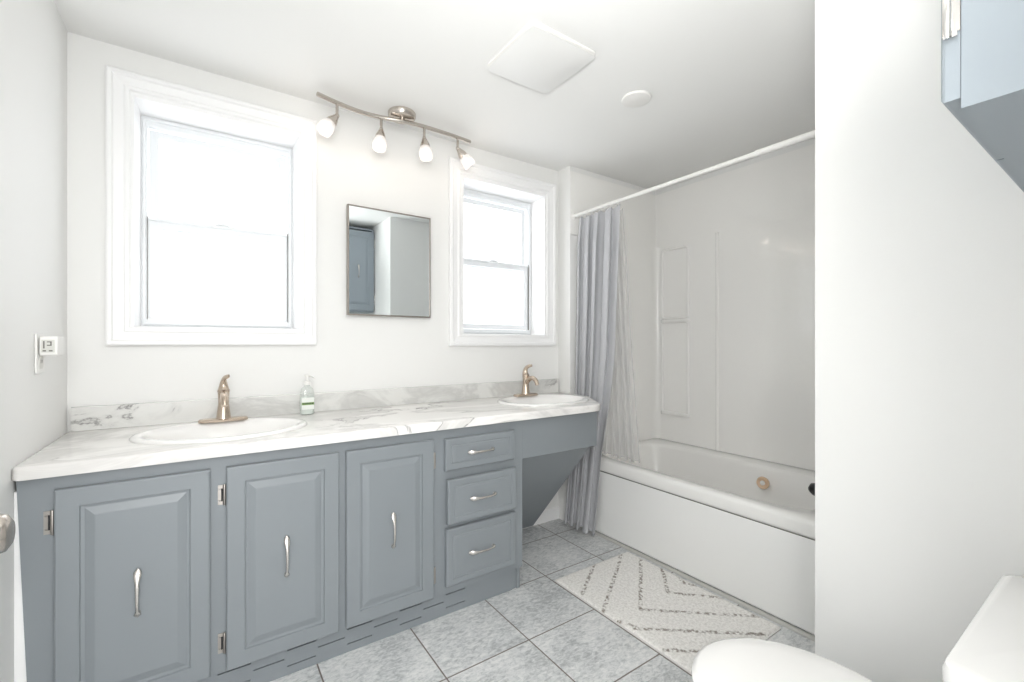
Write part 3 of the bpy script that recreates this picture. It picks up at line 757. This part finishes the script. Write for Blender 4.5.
# tub spout
sp = thing('tub_spout', 'black tub spout just showing past the edge of the white partition', 'tub spout', (2.31, YH, 0.49))
bm = bmesh.new(); pts = [(2.31, YH+0.036, 0.484), (2.31, YH+0.12, 0.482), (2.31, YH+0.170, 0.480), (2.31, YH+0.195, 0.476), (2.31, YH+0.207, 0.470)]
tube(bm, pts, [0.033, 0.032, 0.032, 0.028, 0.014], 20); part('body', bm, M_black, sp, smooth=50)

# ------------------------------------------------------------------ tub surround
su = thing('tub_surround', 'glossy off-white three-wall tub surround with a moulded column of shelves', 'tub surround', (XF, 1.42, 0.456))
bm = bmesh.new()
sx1 = XF-0.003; fx = XF-0.026; ZS0, ZS1 = 0.4565, 2.245; ZL = 1.845
yb = YT-0.003; r = 0.055
# long wall + two end walls as one coved plan shape, lower (thicker) and upper panels
def plan(th, rr, xs):
    xi, ye, yh = sx1-th, yb-th, YH+0.003+th
    pin = [(xs, ye)] + [(xi-rr+rr*math.sin(math.radians(a)), ye-rr+rr*math.cos(math.radians(a))) for a in range(0, 91, 10)]
    pin += [(xi-rr+rr*math.cos(math.radians(a)), yh+rr-rr*math.sin(math.radians(a))) for a in range(0, 91, 10)] + [(xs, yh)]
    return pin
def wallshell(bm, th, rr, z0, z1, xs=2.0):
    pin = plan(th, rr, xs); pout = [(xs, yb)] + [(sx1, yb)]*10 + [(sx1, YH+0.003)]*10 + [(xs, YH+0.003)]
    a = [bm.verts.new((x, y, z0)) for x, y in pin]; b = [bm.verts.new((x, y, z1)) for x, y in pin]
    c = [bm.verts.new((x, y, z0)) for x, y in pout]; d = [bm.verts.new((x, y, z1)) for x, y in pout]
    n = len(pin)
    for i in range(n-1):
        bm.faces.new((a[i], a[i+1], b[i+1], b[i])); bm.faces.new((b[i], b[i+1], d[i+1], d[i])); bm.faces.new((a[i], c[i], c[i+1], a[i+1]))
    bm.faces.new((a[0], b[0], d[0], c[0])); bm.faces.new((a[-1], c[-1], d[-1], b[-1]))
wallshell(bm, 0.034, 0.045, ZS0, ZL); wallshell(bm, 0.003, 0.008, ZL, ZS1, 1.9172)
bmesh.ops.remove_doubles(bm, verts=bm.verts, dist=1e-5); bmesh.ops.dissolve_degenerate(bm, edges=bm.edges, dist=1e-6)
bmesh.ops.recalc_face_normals(bm, faces=bm.faces)
part('wall_panel', bm, M_surr, su, smooth=35)
xi = sx1-0.034
# raised vertical rib and raised frames of the shelf column
bm = bmesh.new()
for y in (1.625,):
    prism(bm, [(xi+0.001, y-0.012), (xi-0.008, y-0.005), (xi-0.008, y+0.005), (xi+0.001, y+0.012)], ZS0+0.001, ZL+0.02, 'z')
part('rib', bm, M_surr, su, smooth=30)
def ridge(bm, y0, y1, z0, z1, w=0.010, t=0.013, rr=0.02):
    rings = []
    P0 = rrect(y0, y1, z0, z1, rr, 5)
    prof = [(-w, 0), (-w*0.6, t*0.8), (0, t), (w*0.6, t*0.8), (w, 0)]
    L = []
    for ins, h in prof:
        L.append([(xi-h+0.0005, y, z) for y, z in rrect(y0+ins, y1-ins, z0+ins, z1-ins, max(0.004, rr-ins), 5)])
    rings_mesh(bm, L, cap0=False, cap1=False)
bm = bmesh.new()
k = xi/2.70
ridge(bm, 1.835, 2.045, 1.325, 1.815); ridge(bm, 1.835, 2.045, 0.655, 1.300)
bmesh.ops.recalc_face_normals(bm, faces=bm.faces)
part('shelf_frame', bm, M_surr, su, smooth=60)
def shelf(z, lip):
    bm = bmesh.new()
    prof = [(0, 0), (0.028, -0.004), (0.034, 0.004), (0.034, 0.016), (0.026, 0.018), (0.020, 0.010), (0, 0.010)]
    L = []
    for y in [1.822+0.228*i/14 for i in range(15)]:
        u = (y-1.822)/0.228
        s = max(0.12, min(1, min(u, 1-u)*9))**0.5; rise = 0.014*max(0, 1-u*5)**2
        L.append([(xi+0.0005-px*s, y, z+pz+rise*0) for px, pz in prof])
    rings_mesh(bm, L); bmesh.ops.recalc_face_normals(bm, faces=bm.faces)
    part('shelf', bm, M_surr, su, smooth=50)
shelf(1.300, 1); shelf(0.645, 1)

# ------------------------------------------------------------------ curtain rod, rings, curtain and liner
RX, RZ = 1.945, 1.961
rod = thing('shower_rod', 'white tension shower curtain rod spanning the tub alcove', 'curtain rod', (RX, 1.4, RZ))
bm = bmesh.new(); tube(bm, [(RX, 0.97, RZ), (RX, YT-0.018, RZ)], 0.0105, 18); part('inner_tube', bm, M_plastic, rod, smooth=50)
bm = bmesh.new(); tube(bm, [(RX, YP+0.019, RZ), (RX, 0.985, RZ)], 0.0130, 18); part('outer_tube', bm, M_plastic, rod, smooth=50)
bm = bmesh.new(); lathe(bm, [(0, 0), (0.013, 0), (0.022, 0.012), (0.024, 0.018), (0, 0.018)], 24, (RX, YT-0.0185, RZ), (0, 1, 0)); part('end_cap', bm, M_plastic, rod, smooth=40)
bm = bmesh.new(); lathe(bm, [(0, 0), (0.013, 0), (0.022, 0.012), (0.024, 0.018), (0, 0.018)], 24, (RX, YP+0.0185, RZ), (0, -1, 0)); part('end_cap', bm, M_plastic, rod, smooth=40)

def lerp(a, b, t): return a+(b-a)*t
def sm(t): t = max(0, min(1, t)); return t*t*(3-2*t)
# gathered curtain: control table by height (top -> bottom): left Y, right Y, centre X, amplitude
def curtain_mesh(bm, keys, folds, ncol, nrow, phase=0.0, wide_end=0.0, seed=1.0):
    V = []
    for r in range(nrow+1):
        t = r/nrow
        for i in range(len(keys)-1):
            if keys[i][0] <= t <= keys[i+1][0]: break
        k0, k1 = keys[i], keys[i+1]; u = sm((t-k0[0])/(k1[0]-k0[0]))
        z, yl, yr, xc, am = [lerp(k0[q], k1[q], u) for q in range(1, 6)]
        row = []
        for c in range(ncol+1):
            s = c/ncol
            ph = 2*PI*folds*(s**(1+wide_end)) + phase
            w = 0.35*math.sin(ph*0.5+seed+t*1.3)
            env = (1.0-0.35*s) * (0.75+0.25*math.sin(seed*3+s*9))
            x = xc + am*env*(math.sin(ph+w) + 0.22*math.sin(2*ph+t*2)) + 0.004*noise.noise(Vector((s*9, t*6, seed)))
            y = lerp(yl, yr, s) + 0.42*am*math.sin(2*ph+0.7+0.5*t)*min(1, s*6)
            hem = 0.006*math.sin(ph*1.0+1) if r == nrow else 0
            scal = -0.012*abs(math.sin(PI*s*9))*(1-t*14) if t < 1/14 else 0
            row.append(bm.verts.new((x, y, z+scal+hem)))
        V.append(row)
    for a, b in zip(V[:-1], V[1:]):
        for i in range(ncol): bm.faces.new((a[i], a[i+1], b[i+1], b[i]))
bm = bmesh.new()
keys = [(0.0, RZ-0.020, 2.085, 1.735, RX, 0.018), (0.10, 1.76, 2.10, 1.738, 1.948, 0.036), (0.45, 1.05, 2.118, 1.780, 1.950, 0.034), (0.57, 0.83, 2.124, 1.815, 1.950, 0.030), (0.76, 0.49, 2.12, 1.840, 1.904, 0.026), (1.0, 0.035, 2.12, 1.862, 1.866, 0.036)]
curtain_mesh(bm, keys, 4.6, 180, 60, phase=0.4, wide_end=-0.25)
cu = link('shower_curtain', bm, M_curt, smooth=180)
so = cu.modifiers.new('solid', 'SOLIDIFY'); so.thickness = 0.0016
tag(cu, 'grey fabric shower curtain bunched at the far end of the white rod', 'shower curtain')
bm = bmesh.new()
keys = [(0.0, RZ-0.026, 2.08, 1.76, 1.985, 0.006), (0.2, 1.62, 2.08, 1.75, 2.005, 0.014), (0.6, 1.0, 2.07, 1.735, 2.040, 0.018), (1.0, 0.463, 2.07, 1.70, 2.055, 0.020)]
curtain_mesh(bm, keys, 6.3, 120, 50, phase=1.1, wide_end=0.2, seed=2.3)
li = link('curtain_liner', bm, M_liner, smooth=180)
tag(li, 'translucent white shower liner hanging inside the tub behind the grey curtain', 'liner')
first = None
for k in range(9):
    y = 2.085-0.042*k
    if first is None:
        bm = bmesh.new(); n = 20; pts = [(RX+0.0, y, RZ)]
        rings = []
        for i in range(n):
            a = 2*PI*i/n; c = Vector((RX+0.0165*math.cos(a), y, RZ-0.005+0.0185*math.sin(a))); nr = Vector((math.cos(a), 0, math.sin(a)))
            rings.append([c+nr*0.0018*math.cos(2*PI*j/8)+Vector((0, 0.0030, 0))*math.sin(2*PI*j/8) for j in range(8)])
        rings_mesh(bm, rings, closed=True); bmesh.ops.recalc_face_normals(bm, faces=bm.faces)
        for v in bm.verts: v.co -= Vector((RX, y, RZ))
        o = link('curtain_ring', bm, M_plastic, smooth=60); first = o
    else:
        o = first.copy(); COL.objects.link(o)
    o.location = (RX, y, RZ)
    tag(o, 'white plastic ring holding the grey shower curtain on the rod', 'curtain ring', 'white curtain rings on the rod')

# ------------------------------------------------------------------ rug
def rug_mat():
    m, N, L, p = new_mat('cream_shag_with_chevrons')
    tc = N.new('ShaderNodeTexCoord'); at = N.new('ShaderNodeAttribute'); at.attribute_name = 'stripe'; at.attribute_type = 'GEOMETRY'
    n = N.new('ShaderNodeTexNoise'); n.inputs['Scale'].default_value = 90; n.inputs['Detail'].default_value = 6; n.inputs['Roughness'].default_value = 0.7; L.new(tc.outputs['Object'], n.inputs['Vector'])
    n3 = N.new('ShaderNodeTexNoise'); n3.inputs['Scale'].default_value = 70; n3.inputs['Detail'].default_value = 3; L.new(tc.outputs['Object'], n3.inputs['Vector'])
    r = N.new('ShaderNodeMapRange'); r.inputs['From Min'].default_value = 0.42; r.inputs['From Max'].default_value = 0.60; L.new(n3.outputs['Fac'], r.inputs[0])
    mu = N.new('ShaderNodeMath'); mu.operation = 'MULTIPLY'; L.new(at.outputs['Fac'], mu.inputs[0]); L.new(r.outputs[0], mu.inputs[1])
    cr = N.new('ShaderNodeValToRGB'); L.new(n.outputs['Fac'], cr.inputs[0]); e = cr.color_ramp.elements
    e[0].position = 0.3; e[0].color = (*srgb(214, 211, 206), 1); e[1].position = 0.56; e[1].color = (*srgb(248, 246, 242), 1)
    mx = N.new('ShaderNodeMix'); mx.data_type = 'RGBA'; L.new(mu.outputs[0], mx.inputs[0]); L.new(cr.outputs[0], mx.inputs[6]); mx.inputs[7].default_value = (*srgb(146, 137, 128), 1)
    L.new(mx.outputs[2], p.inputs['Base Color']); p.inputs['Roughness'].default_value = 0.95; p.inputs['Sheen Weight'].default_value = 0.15
    b = N.new('ShaderNodeBump'); b.inputs['Strength'].default_value = 0.5; b.inputs['Distance'].default_value = 0.004; L.new(n.outputs['Fac'], b.inputs['Height']); L.new(b.outputs[0], p.inputs['Normal'])
    return m
rx0, rx1, ry0, ry1 = 1.389, 1.914, 0.865, 1.662
rug = thing('bath_rug', 'cream shag bath rug with grey-brown chevron lines on the tiles beside the tub', 'rug', ((rx0+rx1)/2, (ry0+ry1)/2, 0))
lines = [[(1.66, 1.66), (1.416, 1.492)], [(1.85, 1.655), (1.781, 1.60), (1.396, 1.345)], [(1.90, 1.56), (1.536, 1.262), (1.90, 0.955)], [(1.912, 1.437), (1.745, 1.277), (1.915, 1.105)], [(1.41, 1.195), (1.82, 0.868)], [(1.408, 1.045), (1.62, 0.88)], [(1.912, 1.345), (1.875, 1.285), (1.912, 1.225)], [(1.40, 1.262), (1.425, 1.20)]]
def segd(p, a, b):
    ax, ay = a; bx_, by_ = b; dx, dy = bx_-ax, by_-ay; t = max(0, min(1, ((p[0]-ax)*dx+(p[1]-ay)*dy)/(dx*dx+dy*dy)))
    return math.hypot(p[0]-ax-t*dx, p[1]-ay-t*dy)
bm = bmesh.new(); nx, ny = 130, 200; G = []; strp = []
for j in range(ny+1):
    row = []
    for i in range(nx+1):
        x, y = lerp(rx0+0.004, rx1-0.004, i/nx), lerp(ry0+0.004, ry1-0.004, j/ny)
        nz = noise.noise(Vector((x*170, y*170, 0)))*0.0022 + noise.noise(Vector((x*60, y*60, 4)))*0.0016
        ed = min(i, nx-i, j, ny-j); e = min(1, ed/2.0)
        row.append(bm.verts.new((x, y, 0.003+(0.0075+nz)*e)))
        d = min(segd((x, y), a, b) for l in lines for a, b in zip(l[:-1], l[1:]))
        d += noise.noise(Vector((x*60, y*60, 9)))*0.004
        strp.append(max(0.0, min(1.0, (0.0105-d)/0.004)))
    G.append(row)
for a, b in zip(G[:-1], G[1:]):
    for i in range(nx): bm.faces.new((a[i], a[i+1], b[i+1], b[i]))
pile = part('pile', bm, rug_mat(), rug, smooth=180)
at = pile.data.attributes.new('stripe', 'FLOAT', 'POINT'); at.data.foreach_set('value', strp)
bm = bmesh.new(); rings_mesh(bm, [[(x, y, z) for x, y in rrect(rx0+i, rx1-i, ry0+i, ry1-i, 0.008, 3)] for i, z in ((0, 0.0006), (0, 0.005), (0.001, 0.006), (0.005, 0.006), (0.006, 0.0006))], cap0=False, cap1=False)
bmesh.ops.recalc_face_normals(bm, faces=bm.faces)
part('binding', bm, M_edge, rug, smooth=40)

# ------------------------------------------------------------------ toilet
tx = 1.05
lx = 1.024
to = thing('toilet', 'white porcelain toilet in the lower right corner with its lid closed', 'toilet', (tx, 0.3, 0))
def tl_rings(spec, n=40):
    out = []
    for (cy_, a, bf, bb, z) in spec:
        r = []
        for j in range(n):
            t = 2*PI*j/n; c, s = math.cos(t), math.sin(t)
            r.append((lx+a*c, cy_+(bf if s > 0 else bb)*s, z))
        out.append(r)
    return out
bm = bmesh.new()
rings_mesh(bm, tl_rings([(0.30, 0.105, 0.20, 0.20, 0.001), (0.30, 0.108, 0.20, 0.20, 0.03), (0.30, 0.095, 0.18, 0.19, 0.12), (0.33, 0.115, 0.20, 0.20, 0.22), (0.38, 0.165, 0.235, 0.22, 0.32), (0.395, 0.180, 0.238, 0.235, 0.365), (0.395, 0.180, 0.238, 0.235, 0.372)]))
bmesh.ops.recalc_face_normals(bm, faces=bm.faces)
part('bowl', bm, M_porc, to, smooth=60)
bm = bmesh.new(); rings_mesh(bm, tl_rings([(0.40, 0.186, 0.240, 0.20, 0.3725), (0.40, 0.190, 0.244, 0.20, 0.378), (0.40, 0.188, 0.242, 0.20, 0.3845)]))
bmesh.ops.recalc_face_normals(bm, faces=bm.faces); part('seat', bm, M_plastic, to, smooth=50)
bm = bmesh.new(); rings_mesh(bm, tl_rings([(0.40, 0.186, 0.240, 0.20, 0.3855), (0.40, 0.205, 0.245, 0.205, 0.390), (0.40, 0.204, 0.244, 0.204, 0.397), (0.40, 0.180, 0.234, 0.195, 0.4025), (0.40, 0.150, 0.20, 0.165, 0.406), (0.40, 0.08, 0.11, 0.09, 0.4085)]))
bmesh.ops.recalc_face_normals(bm, faces=bm.faces); part('lid', bm, M_porc, to, smooth=60)
cxt = 1.075
bm = bmesh.new(); rings_mesh(bm, [[(x, y, z) for x, y in rrect(cxt-0.225+i, cxt+0.225-i, -0.045, 0.160-i, 0.03, 5)] for i, z in ((0.012, 0.374), (0.006, 0.40), (0.0, 0.55), (0.0, 0.668))])
bmesh.ops.recalc_face_normals(bm, faces=bm.faces); part('tank', bm, M_porc, to, smooth=40)
bm = bmesh.new(); rings_mesh(bm, [[(x, y, z) for x, y in rrect(cxt-0.235+i, cxt+0.235-i, -0.052+i, 0.178-i, 0.035-i, 6)] for i, z in ((0.004, 0.6685), (0.0, 0.672), (0.0, 0.690), (0.003, 0.697), (0.010, 0.700))])
bmesh.ops.recalc_face_normals(bm, faces=bm.faces); part('tank_lid', bm, M_porc, to, smooth=40)
bm = bmesh.new(); lathe(bm, [(0, 0), (0.012, 0), (0.012, 0.008), (0, 0.009)], 14, (cxt-0.16, 0.159, 0.62), (0, 1, 0)); tube(bm, [(cxt-0.16, 0.172, 0.62), (cxt-0.12, 0.174, 0.616), (cxt-0.085, 0.174, 0.61)], [0.006, 0.005, 0.006], 10)
part('flush_lever', bm, M_chrome, to, smooth=40)

# ------------------------------------------------------------------ cabinet above the toilet
uc = thing('upper_cabinet', 'pale blue two-door wall cabinet mounted high above the toilet', 'cabinet', (1.1, 0.05, 1.446))
UX0, UX1, UY1, UZ0, UZ1 = 0.786, 1.412, 0.143, 1.446, 2.245
bm = bmesh.new()
box(bm, UX0, UX0+0.016, YR+0.001, UY1, UZ0, UZ1); box(bm, UX1-0.016, UX1, YR+0.001, UY1, UZ0, UZ1)
box(bm, UX0+0.016, UX1-0.016, YR+0.001, UY1, UZ0, UZ0+0.016); box(bm, UX0+0.016, UX1-0.016, YR+0.001, UY1, UZ1-0.016, UZ1)
box(bm, UX0+0.016, UX1-0.016, YR+0.001, YR+0.007, UZ0+0.016, UZ1-0.016)
part('carcass', bm, M_ovblue, uc)
for x0, x1 in ((UX0+0.001, 1.1045), (1.1085, UX1-0.001)):
    bm = bmesh.new(); panel(bm, x0, x1, 1.460, 2.215, 0, 0.019, DOOR)
    for v in bm.verts: v.co.y = UY1+0.0198-v.co.y
    bmesh.ops.recalc_face_normals(bm, faces=bm.faces)
    d = part('door', bm, M_ovblue, uc)
    bm = bmesh.new(); pull(bm, ((x0+x1)/2, UY1+0.0185, 1.83), 0.125, True, out=1); part('handle', bm, M_pull, d, smooth=50)
    left = x0 < 1
    for zc in (1.575, 2.10):
        bm = bmesh.new(); xe = x0 if left else x1; sgn = -1 if left else 1
        a, b = sorted((xe+sgn*0.0002, xe+sgn*0.0026))
        box(bm, a, b, UY1+0.0005, UY1+0.0150, zc-0.030, zc+0.030)
        lathe(bm, [(0, -0.036), (0.0036, -0.036), (0.0048, -0.032), (0.0048, 0.032), (0.0036, 0.036), (0, 0.036)], 14, (xe+sgn*0.0035, UY1+0.0125, zc))
        box(bm, *sorted((xe+sgn*0.0002, xe+sgn*0.0045)), UY1+0.003, UY1+0.008, zc-0.036, zc-0.028)
        part('hinge', bm, M_chrome, d, smooth=40)
